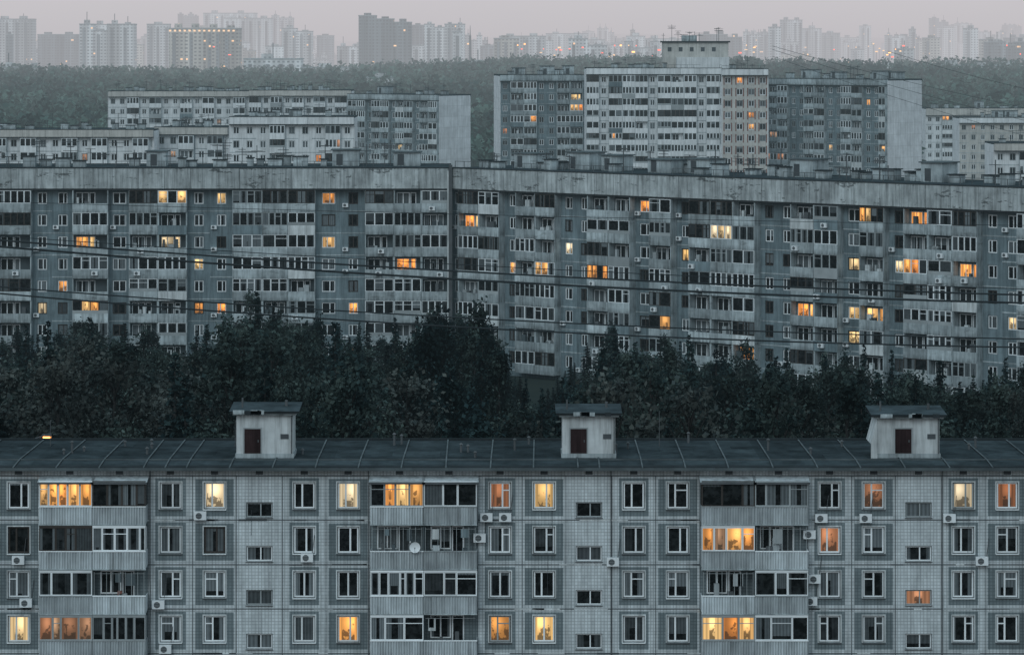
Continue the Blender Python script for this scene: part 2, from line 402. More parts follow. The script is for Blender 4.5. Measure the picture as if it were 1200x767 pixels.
                            for q in range(R.randint(0,4)):
                                a=R.uniform(x0+.2,x1-.9);BA.box(a,a+R.uniform(.25,.6),-D+.12,-D+.14,zg-R.uniform(.5,1.0),zg-.12,R.choice(['plaster_light','frame_grey','panel_dark','panel_teal']),R.random())
                            if R.random()<.5:
                                for q in range(9):
                                    a=x0+.1+q*(x1-x0-.2)/8;BA.box(a-.012,a+.012,-D+.0,-D+.02,zp+.065,zg,'frame_grey')
    xl,xr=fx(304-386.2-27),fx(304+386.2*2+359.2)
    W.front(xl,xr,-.3,fz(817),0,'tile_grey',.2)
    for i in range(1,6): DT.box(xl,xr,-.012,-.0085,fz(557+52*i)-.025,fz(557+52*i)+.025,'joint',.7)
    DT.box(xl,xr,-.03,-.0,fz(557)-.025,fz(557)+.03,'joint')
    # repaired joints: smears of sealant along panel seams
    for q in range(70):
        a=R.uniform(-31,31);i=R.randint(1,4);z=fz(557+52*i)
        DT.box(a,a+R.uniform(.4,2.2),-.0165,-.0125,z-R.uniform(.03,.06),z+R.uniform(.03,.06),R.choice(['frame_grey','plaster_light','joint']),R.random())
    W.box(xl,xr,.4,12,-.3,14.4,'tile_grey',.3)
    for x in (xl,xr): W.box(x-.1,x+.1,-.002,.39,-.3,14.4,'tile_pale')
    # roof
    RF.box(xl-.4,xr+.4,-.55,.6,14.42,14.62,'roof_edge')
    RF.box(xl-.4,xr+.4,.6,12.6,14.42,14.60,'roof_felt')
    xx=xl-.4
    while xx<xr+.4:
        w=min(2.62,xr+.4-xx)
        RF.quad((xx,-.62,14.56),(xx+w,-.62,14.56),(xx+w,2.1,14.72),(xx,2.1,14.72),'roof_felt',R.uniform(.55,1))
        RF.quad((xx,2.1,14.72),(xx+w,2.1,14.72),(xx+w,12.6,14.68),(xx,12.6,14.68),'roof_felt',R.uniform(.1,.6));xx+=w
    RF.box(xl-.4,xr+.4,-.66,-.56,14.40,14.57,'roof_trim',.3)
    x=xl
    while x<xr:
        bw=.09;sl=R.uniform(-.012,.012)
        pts=[(-.62,14.56),(2.1,14.72),(12.3,14.681)]
        for (ya,za),(yb,zb_) in zip(pts[:-1],pts[1:]):
            hh=.07;a=x+sl*(ya+.62);b=a+bw;a2=x+sl*(yb+.62);b2=a2+bw
            RF.quad((a,ya,za+hh),(b,ya,za+hh),(b2,yb,zb_+hh),(a2,yb,zb_+hh),'roof_trim',.5)
            RF.quad((a,ya,za),(a,ya,za+hh),(a2,yb,zb_+hh),(a2,yb,zb_),'roof_edge')
            RF.quad((b,ya,za+hh),(b,ya,za),(b2,yb,zb_),(b2,yb,zb_+hh),'roof_edge')
        RF.front(x,x+bw,14.56,14.63,-.62,'roof_trim')
        x+=R.choice([2.6,2.6,1.3,2.7])
    RF.box(xl,xr,2.0,2.12,14.70,14.79,'roof_trim',.1)
    RF.box(xl,xr,12.3,12.6,14.6,14.80,'roof_edge',.2)
    x=xl
    while x<xr:
        w=R.uniform(.8,3);y=R.uniform(2.5,9);RF.box(x,x+w,y,y+R.uniform(1,2.5),14.6,14.735-.0038*(y-2.1),'roof_felt',R.random());x+=R.uniform(2,6)
    for q in range(30):
        a=R.uniform(xl+1,xr-1);yv=R.uniform(3,11)
        h=R.uniform(.2,.7);RF.cyl((a,yv,14.6),(a,yv,14.7+h),.07,.07,'metal_grey',8);RF.cyl((a,yv,14.7+h),(a,yv,14.8+h),.13,.05,'metal_grey',8)
    for q in range(5):
        a=R.uniform(xl+1,xr-1);RF.cyl((a,9,14.6),(a,9,14.6+R.uniform(1.5,2.6)),.03,.02,'metal_grey',5)
    for k,(p0,p1,t) in enumerate(((277,343,486),(659,721,488),(1028,1101,490),(277-386,343-386,486))):
        yy=3.0;Y=Y1+yy
        a,b=wx(p0,Y),wx(p1,Y);zt=wz(t,Y)
        RF.box(a,b,yy,yy+2.6,14.6,zt,'plaster_light',.1)
        RF.box(a-.06,b+.06,yy-.04,yy+2.64,14.6,15.0,'concrete_mid',.3)
        for (z0,z1,e,m) in ((zt,zt+.12,.22,'concrete_mid'),(zt+.121,zt+.26,.36,'roof_edge')):
            RF.box(a-e,b+e,yy-e,yy+2.6+e,z0,z1,m,.5)
        RF.quad((a-.42,yy-.42,zt+.265),(b+.42,yy-.42,zt+.265),(b+.42,yy+3,zt+.48),(a-.42,yy+3,zt+.48),'roof_felt',1)
        RF.quad((a-.42,yy+3,zt+.265),(a-.42,yy+3,zt+.48),(b+.42,yy+3,zt+.48),(b+.42,yy+3,zt+.265),'roof_edge')
        for q in range(5):
            u=a-.4+R.uniform(0,1)*(b-a);RF.box(u,u+R.uniform(.3,.9),yy-.44,yy-.40,zt+.10+R.uniform(-.06,0),zt+.30+R.uniform(0,.05),'roof_edge' if q%2 else 'concrete_mid',R.random())
        dx=a+.5 if k!=2 else a+1.1
        RF.box(dx-.08,dx+1.08,yy-.045,yy-.001,15.0,16.6,'frame_grey',.2)
        RF.box(dx,dx+1.0,yy-.06,yy-.046,15.02,16.52,'door_red')
        RF.box(dx+.82,dx+.88,yy-.09,yy-.061,15.7,15.85,'metal_grey')
        RF.box(b-.75,b-.25,yy-.03,yy-.001,15.9,16.2,'joint')
        RF.box(b-.1,b-.04,yy-.08,yy-.002,15.01,zt-.02,'metal_grey')
        RF.cyl((a+.3,yy+1,zt+.3),(a+.3,yy+1,zt+.95),.06,.06,'metal_grey')
        RF.cyl((b-.5,yy+1.6,zt+.3),(b-.5,yy+1.6,zt+.75),.09,.09,'metal_grey')
        if k==2:
            RF.quad((a-.4,yy-.1,15.6),(a-.001,yy-.1,zt),(a-.001,yy+2.6,zt),(a-.4,yy+2.6,15.6),'plaster_light',.1)
            RF.quad((a-.4,yy-.1,14.6),(a-.001,yy-.1,14.6),(a-.001,yy-.1,zt),(a-.4,yy-.1,15.6),'plaster_light',.1)
    for (px,py,y) in ((360,657,0),(962,611,0),(948,630,0),(186,712,0),(31,710,0),(570,610,0),(592,610,0),(1014,611,0),(22,660,0),(562,634,0),(950,708,0),(1112,611,0),(1150,661,0),(954,682,0),(194,764,0),(718,662,0),(235,608,0)):
        ac_unit(DT,fx(px),fz(py),0,.74)
        DT.cyl((fx(px)+.3,-.05,fz(py)+.3),(fx(px)+.3+.15,-.05,fz(py)+1.6),.02,.02,'metal_grey',5)
    sx,sy,sz=fx(487),-1.35,fz(637)
    for q in range(3):
        r0,r1=(0.001,.14,.26)[q],(.14,.26,.33)[q];o0,o1=(.10,.08,.04)[q],(.08,.04,0)[q]
        DT.cyl((sx,sy+o0,sz),(sx,sy+o1,sz),r0,r1,'frame_white',14,caps=False)
    DT.cyl((sx,sy,sz-.3),(sx,sy-.3,sz),.012,.012,'metal_grey',5);DT.box(sx-.03,sx+.03,sy-.34,sy-.28,sz-.03,sz+.03,'metal_grey')
    DT.cyl((sx,sy+.1,sz),(sx,sy+.3,sz-.2),.02,.02,'metal_grey',5)
    for px in (176,434-2,716,1104):
        DT.cyl((fx(px),-.05,0),(fx(px),-.05,14.35),.03,.03,'metal_grey',6)
    for q in range(9):
        a=R.uniform(-31,30);z=R.uniform(4,14);DT.cyl((a,-.03,z),(a+R.uniform(-.05,.05),-.03,z-R.uniform(1,4)),.01,.01,'joint',4)
    for n,mb in (('walls',W),('window_frames',FR),('window_panes',GL),('balconies',BA),('roof',RF),('facade_details',DT)): mb.obj(n,P)
front_building()
# ------------------------------------------------------------ generic slab block
def antenna(mb,x,y,z,h,R):
    mb.box(x-.045,x+.045,y-.04,y+.04,z,z+h,'metal_grey',.2)
    for q in range(R.randint(1,4)):
        zz=z+h*R.uniform(.6,.98);w=R.uniform(.4,1.1)
        mb.box(x-w,x+w,y-.06,y-.041,zz-.035,zz+.035,'metal_grey',.2)
def clutter(mb,L,D,z,R,dens=1.0,big=True):
    x=2.0
    while x<L-3:
        t=R.random()
        if t<.36:
            w=R.uniform(.7,1.8);h=R.uniform(.6,1.3);y=R.uniform(2,D-4)
            mb.box(x,x+w,y,y+1.2,z,z+h,'concrete_mid',R.random());mb.box(x-.15,x+w+.15,y-.15,y+1.35,z+h,z+h+.1,'roof_edge')
        elif t<.42 and big:
            w=R.uniform(2.4,3.6);h=R.uniform(1.5,2.1);y=R.uniform(4,D-5)
            mb.box(x,x+w,y,y+3,z,z+h,'concrete_mid',.4+.4*R.random());mb.box(x-.2,x+w+.2,y-.2,y+3.2,z+h,z+h+.14,'roof_trim',.8)
            mb.box(x+.5,x+1.3,y-.02,y-.001,z+.1,z+1.5,'joint');x+=2
        elif t<.9: antenna(mb,x,R.uniform(1,D-1),z,R.uniform(1.2,3.2),R)
        x+=R.uniform(.6,2.8)/dens
    yy=.5;x=0
    while x<L:
        if R.random()<.75:
            n=R.randint(3,8)
            for q in range(n): mb.box(x+q*1.5-.03,x+q*1.5+.03,yy,yy+.05,z,z+.8,'metal_grey')
            mb.box(x,min(L,x+n*1.5),yy-.02,yy-.001,z+.74,z+.8,'metal_grey');x+=n*1.5
        x+=R.uniform(2,6)
def block(name,loc,rot,bays,nfl,ztop,fh,band,mats,seed,D=12,litpts=(),litp=.0,lod=0,openp=.28,clut=1.0,proud=1.15):
    R=random.Random(seed)
    P=empty(name,loc,rot);c,s=math.cos(rot),math.sin(rot)
    def pj(x,y,z):
        return proj(loc[0]+c*x-s*y,loc[1]+s*x+c*y,z)
    W=MB();FR=MB();GL=MB();LG=MB();RF=MB()
    L=sum(b[1] for b in bays);x=0
    wallm,parm,bandm,endm=mats['wall'],mats['par'],mats['band'],mats['end']
    for typ,w in bays:
        x0,x1=x,x+w;x+=w
        br=R.random()
        for k in range(nfl):
            z1=ztop-k*fh;z0=z1-fh;r=R.random()
            px,py=pj((x0+x1)/2,-1,z0+1.6)
            hw=max(6,abs(pj(x1,-1,z1)[0]-pj(x0,-1,z1)[0])*.48)
            lt=None
            for (a,b) in litpts:
                if abs(px-a)<hw and abs(py-b)<F/loc[1]*fh*.52: lt='lit_window' if R.random()<.75 else 'lit_pale'
            if lt is None and R.random()<litp: lt=R.choice(['lit_window','lit_dim','lit_dim','lit_pale'])
            if typ in 'WNR':
                ww={'W':1.7,'N':1.2,'R':1.5}[typ];ww=min(ww,w-.5);cx=(x0+x1)/2
                a,b=cx-ww/2,cx+ww/2;q0,q1=z0+.85,z0+.85+1.45
                W.ring(x0,x1,z0,z1,a,b,q0,q1,0,wallm if typ!='R' else mats.get('wall2',wallm),.3*br+.7*r*.6+.1)
                if typ=='R':
                    W.box(a-.25,a-.002,-.04,0,q0-.3,q1+.2,'brick_red',.5);W.box(b+.002,b+.25,-.04,0,q0-.3,q1+.2,'brick_red',.5)
                W.reveal(a,b,q0,q1,0,.2,wallm)
                if lod==0:
                    window(FR,GL,a+.03,b-.03,q0+.03,q1-.03,.15,'frame_white' if R.random()<.75 else 'frame_dark',lt or 'glass',R.random(),(R.choice([.4,.5,.6]),),None,.10)
                    if R.random()<.14: ac_unit(LG,x0+.5,z0+.5,0,.7)
                else:
                    window(FR,GL,a+.03,b-.03,q0+.03,q1-.03,.15,'frame_white' if R.random()<.6 else 'frame_grey',lt or 'glass',R.random(),(.5,),None,.11)
                if typ!='R' and R.random()<.9: W.box(x0+.02,x1-.02,-.02,-.0,z0-.07,z0+.07,'concrete_mid',r)
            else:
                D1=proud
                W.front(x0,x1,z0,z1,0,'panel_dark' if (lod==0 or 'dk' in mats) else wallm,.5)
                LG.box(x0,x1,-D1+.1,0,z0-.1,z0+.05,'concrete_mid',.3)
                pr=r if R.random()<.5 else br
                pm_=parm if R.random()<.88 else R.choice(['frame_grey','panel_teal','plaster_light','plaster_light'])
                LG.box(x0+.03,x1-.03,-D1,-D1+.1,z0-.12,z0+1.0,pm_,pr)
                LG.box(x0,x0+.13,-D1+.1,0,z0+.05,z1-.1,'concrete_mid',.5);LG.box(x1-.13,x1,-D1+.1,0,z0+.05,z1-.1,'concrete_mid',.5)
                isopen=R.random()<openp
                if not isopen:
                    fm=R.choice(['frame_white','frame_white','frame_white','frame_grey','frame_dark'])
                    npn=max(2,int(w/R.choice([.75,.9,1.1])))
                    hh=z1-.13
                    for j in range(npn):
                        a=x0+.05+(w-.1)*j/npn;b=x0+.05+(w-.1)*(j+1)/npn
                        pm='glass'
                        if lt and R.random()<.65: pm=lt
                        window(FR,GL,a,b-.004,z0+1.003,hh,-D1+.08,fm,pm,R.random(),(),(0,1,.7) if (lod==0 and R.random()<.25) else None,.07 if lod==0 else .09)
                    if R.random()<.18:
                        LG.box(x0+.05,x1-.05,-D1+.0,-D1+.02,z0+1.003,z0+1.4,'frame_grey',R.random())
                else:
                    a=x0+.3;b=min(x0+1.9,x1-.3)
                    window(FR,GL,a,b,z0+.8,z0+2.3,-.01,'frame_white',lt or 'glass',R.random(),(.5,),None,.09)
                    if w>3: window(FR,GL,b+.1,b+.8,z0+.1,z0+2.3,-.01,'frame_white',lt or 'glass',R.random(),(),None,.09)
                    for _ in range(R.randint(0,3)):
                        q=R.uniform(x0+.3,x1-1.0);LG.box(q,q+R.uniform(.2,.7),-D1+.3,-D1+.7,z0+.06,z0+R.uniform(1.1,2.0),R.choice(['frame_grey','plaster_light','metal_grey','panel_dark']),R.random())
                if lod==0 and R.random()<.10: ac_unit(LG,R.uniform(x0+.6,x1-.6),z0+R.choice([.15,.3]),-D1-.0,.75)
    zb=ztop-nfl*fh
    if zb>.1: W.front(0,L,-.5,zb,0,wallm,.2)
    xx=0
    while xx<L-.01:
        w=min(R.choice([3.2,3.2,6.0]),L-xx);W.box(xx+.02,xx+w-.02,-proud-.15,.3,ztop+.12,ztop+band,bandm,R.random())
        xx+=w
    W.box(0,L,-proud-.0,.3,ztop-.05,ztop+.119,'joint',.2)
    RF.box(-.05,L+.05,-proud-.2,.35,ztop+band,ztop+band+.1,'roof_edge',.9)
    zr=ztop+band
    W.box(.01,L-.01,.4,D,-.5,zr-.25,endm,.5)
    RF.box(0,L,.35,D+.1,zr-.25,zr+.02,'roof_felt',.8);RF.box(-.05,L+.05,D+.1,D+.35,zr-.6,zr+.1,'roof_edge')
    for e in (-.0,L): W.box(e-.12,e+.12,-.003,D+.05,-.5,zr-.3,endm,.5)
    if clut>0: clutter(RF,L,D,zr+.02,R,clut,big=True)
    for n,mb in (('walls',W),('window_frames',FR),('window_panes',GL),('loggias',LG),('roof',RF)): 
        if mb.f: mb.obj(n,P)
    return P
LP=[(200,231),(262,231),(386,231),(108,282),(202,282),(386,283),(233,308),(480,307),(47,358),(78,331),(113,357),(235,358),(262,357),(417,357),(423,412),(545,257),(592,312),(635,312),(655,283),
(752,240),(805,298),(848,272),(1033,252),(1086,257),(1005,310),(1040,312),(1060,312),(1118,317),(1142,317),(928,360),(1005,366),(1030,366),(1172,376),(1116,403),(985,405),(590,465),(570,435),(685,443),(875,413),(700,322),(776,378),(1198,400)]
midm=dict(wall='panel_teal',par='concrete_mid',band='parapet_band',end='concrete_mid')
SL=F/405
pxs=[('L',-130,-90),('N',-90,-66),('N',-66,-42),('L',-42,-2),('L',-2,38),('N',38,61),('N',61,86),('L',86,128),('W',128,152),('L',152,186),('L',186,220),('N',220,246),('N',246,273),('L',273,308),('L',308,338),('L',338,370),('W',370,400),('N',400,428),('L',428,462),('L',462,494),('L',494,526)]
baysL=[(t,(b-a)/SL) for t,a,b in pxs]
block('long_apartment_building',(wx(-130,405),405,0),0,baysL,8,22.3,2.7,2.6,midm,11,litpts=LP,openp=.33,clut=1.6)
th=math.atan2(55.0,61.4)
baysR=[('N',1.9),('L',3.4),('L',3.4),('N',2.6),('L',3.2),('L',3.2)]
rp=[('N',2.5),('N',2.5),('L',3.3),('L',3.3),('W',2.9),('L',3.3),('N',2.6),('L',3.2),('L',3.2),('L',3.2)]
tot=sum(b[1] for b in baysR);i=0
while tot<112: baysR.append(rp[i%len(rp)]);tot+=rp[i%len(rp)][1];i+=1
block('long_apartment_building',(wx(530,405),405.5,0),-th,baysR,8,22.3,2.7,2.6,midm,23,litpts=LP,openp=.36,D=11,clut=1.6)
sm=MB();sm.box(wx(526,404),wx(530,404),403.3,404.9,0,25.3,'metal_grey',.2);sm.box(wx(524,403),wx(526,403)-.02,403.4,403.7,0,24.6,'plaster_light',.3)
sm.obj('drain_pipe')
farm=dict(wall='panel_white',par='panel_white',band='panel_beige',end='end_wall')
fart=dict(wall='panel_teal',par='concrete_mid',band='concrete_mid',end='end_wall',dk=1)
farw=dict(wall='panel_white',par='panel_white',band='panel_white',end='end_wall',wall2='panel_beige')
def rep(pat,L):
    o=[];t=0;i=0
    while t<L-.5:
        w=min(pat[i%len(pat)][1],L-t);o.append((pat[i%len(pat)][0],w));t+=w;i+=1
    return o
pw=[('N',2.4),('N',2.4),('L',3.2),('N',2.6),('L',3.2)]
def far(name,p0,p1,ptop,Y,theta,pat,mats,seed,band=1.5,D=12,litp=.05,openp=.2,clut=1.5,nfl=None,pts=()):
    X0=wx(p0,Y);t=math.radians(theta);zt=wz(ptop,Y)
    k=(p1-600)/F
    Ln=(k*Y-X0)/(math.cos(t)+k*math.sin(t))
    n=nfl or int((zt-band)/2.7)
    return block(name,(X0,Y,0),-t,rep(pat,Ln),n,zt-band,2.7,band,mats,seed,D=D,litp=litp,lod=1,openp=openp,clut=clut,proud=.9,litpts=pts)
far('apartment_block',-40,180,152,640,0,pw,farm,31)
far('apartment_block',182,268,149,650,8,pw,farm,32)
far('apartment_block',269,415,137,640,0,[('N',2.6),('N',2.6),('N',2.6),('L',3.0)],farw,33,litp=.08)
far('apartment_block',127,292,107,860,-4,pw,farm,34)
far('apartment_block',292,412,106,862,0,[('L',3.2),('N',2.4)],farm,35)
far('apartment_block',410,515,110,850,40,[('L',3.0),('L',3.0),('N',2.2)],fart,36,D=12,openp=.35)
far('apartment_tower',586,690,88,790,-6,[('N',2.4),('L',3.2),('L',3.2),('N',2.4)],fart,41,litp=.04,D=14,openp=.3,pts=((628,135),(670,108),(670,122)))
t2=far('apartment_tower',687,846,80,770,0,[('L',3.0),('N',2.2),('L',3.2),('L',3.0)],farw,42,litp=.01,D=16,openp=.04)
far('apartment_tower',846,900,81,768,0,[('R',2.75)],dict(farw,wall2='panel_beige'),43,D=14,litp=.08,pts=((870,95),(880,130)))
far('apartment_tower',901,1040,92,790,44,[('L',3.2),('L',3.2),('N',2.4),('N',2.4)],fart,44,D=13,litp=.03,openp=.35)
far('apartment_block',1085,1230,127,1000,0,pw,farm,45,band=2.2)
far('apartment_block',1124,1260,138,900,0,[('N',2.6)],dict(farw,wall='panel_beige'),46,litp=.07)
far('apartment_block',1165,1290,168,640,0,pw,farm,47)
lh=MB();Y=778;a,b=wx(777,Y)-wx(687,770),wx(853,Y)-wx(687,770);z0=wz(80,Y);z1=wz(50,Y)
lh.box(a,b,6,14,z0-.3,z1,'panel_beige',.3);lh.box(a+3,b,3,5.99,z0-.3,z0+2.6,'panel_white',.2);lh.box(a-.4,b+.4,5.6,14.4,z1,z1+.35,'roof_edge')
for q in range(5): lh.box(a+1+q*2.6,a+1.9+q*2.6,5.97,5.999,z1-2.1,z1-1.1,'joint')
lh.box(a+4.5,a+8,8,11,z1+.35,z1+1.7,'concrete_mid')
R=random.Random(3)
for q in range(9): antenna(lh,R.uniform(a,b),R.uniform(7,13),z1+.35,R.uniform(1.5,4.0),R)
lh.obj('lift_house',t2)
# ------------------------------------------------------------ terrain
def th_(x,y):
    def ss(a,b,v):
        t=np.clip((v-a)/(b-a),0,1);return t*t*(3-2*t)
    h=ss(950,2100,y)*13*(1+.28*np.sin(x/170.+.6)+.15*np.sin(x/61.+y/300.))
    h=h-ss(2300,2800,y)*9
    h=h+ss(7500,11500,y)*(44+14*np.sin(x/900.+1)+7*np.sin(x/310.))
    return h
ys=np.concatenate([np.linspace(-300,900,30),np.linspace(930,3200,60),np.linspace(3300,16000,60)])
xs=np.concatenate([np.linspace(-9000,-1300,14),np.linspace(-1200,1200,70),np.linspace(1300,9000,14)])
gx,gy=np.meshgrid(xs,ys);gz=th_(gx,gy)
vs=np.stack([gx,gy,gz],-1).reshape(-1,3);nx=len(xs)
fs=[(j*nx+i,j*nx+i+1,(j+1)*nx+i+1,(j+1)*nx+i) for j in range(len(ys)-1) for i in range(nx-1)]
me=bpy.data.meshes.new('ground');me.from_pydata(vs.tolist(),[],fs);me.materials.append(M['ground'])
me.polygons.foreach_set('use_smooth',[True]*len(fs))
sc.collection.objects.link(bpy.data.objects.new('ground',me))
rd=MB();rd.box(-60,60,183,189,-.1,.012,'asphalt');rd.obj('road')
kb=MB();kb.box(-60,60,189.0,189.2,-.1,.14,'kerb');kb.box(-60,60,182.8,183.0,-.1,.14,'kerb');kb.obj('kerb')
pv=MB();pv.box(-60,60,189.2,191.5,-.1,.12,'kerb',.2);pv.obj('pavement')
# ------------------------------------------------------------ foliage
def leafmesh(name,cent,size,mats,rn,trunk=None,seed=0):
    rg=np.random.default_rng(seed);N=len(cent)
    a=rg.normal(size=(N,3));a/=np.linalg.norm(a,axis=1)[:,None]
    b=rg.normal(size=(N,3));b-=a*(a*b).sum(1)[:,None];b/=np.linalg.norm(b,axis=1)[:,None]
    s=size*rg.uniform(.6,1.35,N);asp=rg.uniform(.4,.9,N)
    A=a*s[:,None]*.5;B=b*(s*asp)[:,None]*.5
    v=np.stack([cent-A,cent-B,cent+A,cent+B],1).reshape(-1,3)
    f=np.arange(4*N,dtype=np.int32)
    tv=[];tf=[]
    if trunk: tv=np.array(trunk.v);tf=trunk.f
    me=bpy.data.meshes.new(name)
    nv=4*N+len(tv);allv=np.concatenate([v,tv]) if len(tv) else v
    loops=list(f);ls=list(range(0,4*N,4));lt=[4]*N
    p=4*N
    for ff in tf:
        ls.append(p);lt.append(len(ff));p+=len(ff);loops+= [4*N+q for q in ff]
    me.vertices.add(nv);me.vertices.foreach_set('co',allv.astype(np.float32).ravel())
    me.loops.add(len(loops));me.loops.foreach_set('vertex_index',np.array(loops,dtype=np.int32))
    me.polygons.add(len(ls));me.polygons.foreach_set('loop_start',np.array(ls,dtype=np.int32))
    try: me.polygons.foreach_set('loop_total',np.array(lt,dtype=np.int32))
    except Exception: pass
    for m in mats: me.materials.append(M[m])
    me.polygons.foreach_set('material_index',np.array([0]*N+[1]*len(tf),dtype=np.int32))
    at=me.attributes.new('rnd','FLOAT','FACE');at.data.foreach_set('value',np.concatenate([rn,np.full(len(tf),.5)]).astype(np.float32))
    me.update(calc_edges=True);me.validate();return me
def tree_mesh(kind,seed,mat):
    rg=np.random.default_rng(seed);T=MB();H=14.0;C=[];Rn=[]
    T.cyl((0,0,-.3),(0,0,H*.5),.28,.17,'bark');T.cyl((0,0,H*.5),(0,0,H*.94),.17,.03,'bark')
    if kind=='spruce':
        n=30
        for i in range(n):
            t=i/(n-1);z=H*(.08+.92*t);rad=(1-t)**.8*2.3*rg.uniform(.75,1.2)+.06
            nb=max(3,int(8*(1-t)+3))
            for k in range(nb):
                an=rg.uniform(0,6.28);ln=rad*rg.uniform(.6,1.2)
                m=int(5+15*ln)
                q=rg.uniform(0.05,1,m)
                c=np.stack([np.cos(an)*ln*q,np.sin(an)*ln*q,z-.35*q*ln],1)+rg.normal(size=(m,3))*[.11,.11,.09]
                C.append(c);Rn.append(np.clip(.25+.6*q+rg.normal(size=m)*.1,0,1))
                if k%3==0: T.cyl((0,0,z),(math.cos(an)*ln*.8,math.sin(an)*ln*.8,z-.3),.05,.015,'bark',4)
        size=.30
    else:
        ncl=60 if kind=='decid' else 46
        lob=[(rg.uniform(0,6.28),rg.uniform(.7,1.25)) for _ in range(4)]
        for i in range(ncl):
            t=rg.uniform(0,1)
            if kind=='decid':
                z=H*(.22+.75*t);rm=3.3*math.sin(math.pi*(.12+.85*t))**.8
            else:
                z=H*(.08+.92*t);rm=1.3*math.sin(math.pi*(.12+.87*t))**.7
            an=rg.uniform(0,6.28);rr=rm*math.sqrt(rg.uniform(.08,1.0))*rg.uniform(.8,1.25)
            if kind=='decid': rr*=.8+.3*math.cos(an-lob[i%4][0])*lob[i%4][1]
            cx,cy=rr*math.cos(an),rr*math.sin(an)
            T.cyl((0,0,max(.8,z-abs(rr)*.9-1)),(cx,cy,z),.075,.02,'bark',4)
            sg=rg.uniform(.3,.75) if kind=='decid' else rg.uniform(.22,.42)
            m=int(rg.uniform(36,75))
            c=rg.normal(size=(m,3))*[sg,sg,sg*(.8 if kind=='decid' else 1.7)]+[cx,cy,z]
            C.append(c);cl=rg.uniform(-.25,.25)
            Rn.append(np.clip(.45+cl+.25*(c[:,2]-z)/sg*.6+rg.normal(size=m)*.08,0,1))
        size=.33
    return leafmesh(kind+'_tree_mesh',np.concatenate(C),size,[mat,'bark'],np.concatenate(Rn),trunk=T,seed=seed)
TM=[('deciduous_tree',tree_mesh('decid',1,'leaf_deciduous')),('deciduous_tree',tree_mesh('decid',2,'leaf_deciduous')),('deciduous_tree',tree_mesh('decid',3,'leaf_brown')),('deciduous_tree',tree_mesh('decid',4,'leaf_deciduous')),
    ('poplar_tree',tree_mesh('poplar',5,'leaf_deciduous')),('poplar_tree',tree_mesh('poplar',6,'leaf_spruce')),('spruce_tree',tree_mesh('spruce',7,'leaf_spruce')),('spruce_tree',tree_mesh('spruce',8,'leaf_spruce'))]
prof=[(-200,400),(0,402),(60,388),(90,362),(120,385),(215,404),(260,385),(300,352),(340,368),(400,380),(440,390),(480,385),(520,365),(565,378),(595,440),(640,468),(680,425),(715,388),(760,402),(850,402),(900,425),(1000,415),(1100,432),(1200,432),(1400,430)]
def pf(px): return np.interp(px,[p[0] for p in prof],[p[1] for p in prof])
R=random.Random(77);pts=[]
tries=0
while tries<9000:
    tries+=1
    y=R.uniform(226,396);hw=600/F*y+6;x=R.uniform(-hw,hw)
    line=405 if x<-7.4 else 405-(x+7.4)*(55/61.4)
    if y>line-6.5: continue
    dm=4.6
    if any((x-a)**2+(y-b)**2<dm*dm for a,b in pts): continue
    px=600+F*x/y
    k=R.random()
    if k<.46: ti=R.choice([0,1,2,3,0,1,3])
    elif k<.62: ti=R.choice([4,5])
    else: ti=R.choice([6,7])
    if 480<px<590: ti=R.choice([4,5,5,6])
    if px<260 and y<300: ti=R.choice([2,2,0,1,2,6])
    j=R.uniform(6,36) if ti<4 else R.uniform(-16,22)
    zmax=wz(pf(px)+j,y)
    h=min(R.uniform(11,18.5),zmax)
    if h<2.6: continue
    pts.append((x,y))
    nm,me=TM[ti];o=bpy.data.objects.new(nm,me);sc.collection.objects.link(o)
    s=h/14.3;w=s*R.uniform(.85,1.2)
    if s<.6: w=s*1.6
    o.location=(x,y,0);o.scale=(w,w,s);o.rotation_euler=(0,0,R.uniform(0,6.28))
print('trees',len(pts))
rg=np.random.default_rng(9)
n=8800;yy=960+1400*rg.uniform(0,1,n)**.85;xx=rg.uniform(-1,1,n)*(yy*600/F*1.06+10)
keep=~((yy<1015)&(xx>120));xx=xx[keep];yy=yy[keep];n=len(xx)
hh=rg.uniform(8,16,n);rad=rg.uniform(2.8,5.2,n);zz=th_(xx,yy)
m=26
u=rg.normal(size=(n,m,3));u/=np.linalg.norm(u,axis=2)[:,:,None]
u*=rg.uniform(.35,1.05,(n,m,1))**.5
c=np.stack([xx[:,None]+u[:,:,0]*rad[:,None],yy[:,None]+u[:,:,1]*rad[:,None],zz[:,None]+hh[:,None]*.58+u[:,:,2]*hh[:,None]*.42],-1).reshape(-1,3)
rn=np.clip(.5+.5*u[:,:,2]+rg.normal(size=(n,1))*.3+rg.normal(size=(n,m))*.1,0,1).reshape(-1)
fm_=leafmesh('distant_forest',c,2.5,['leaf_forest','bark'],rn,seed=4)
sc.collection.objects.link(bpy.data.objects.new('distant_forest',fm_))
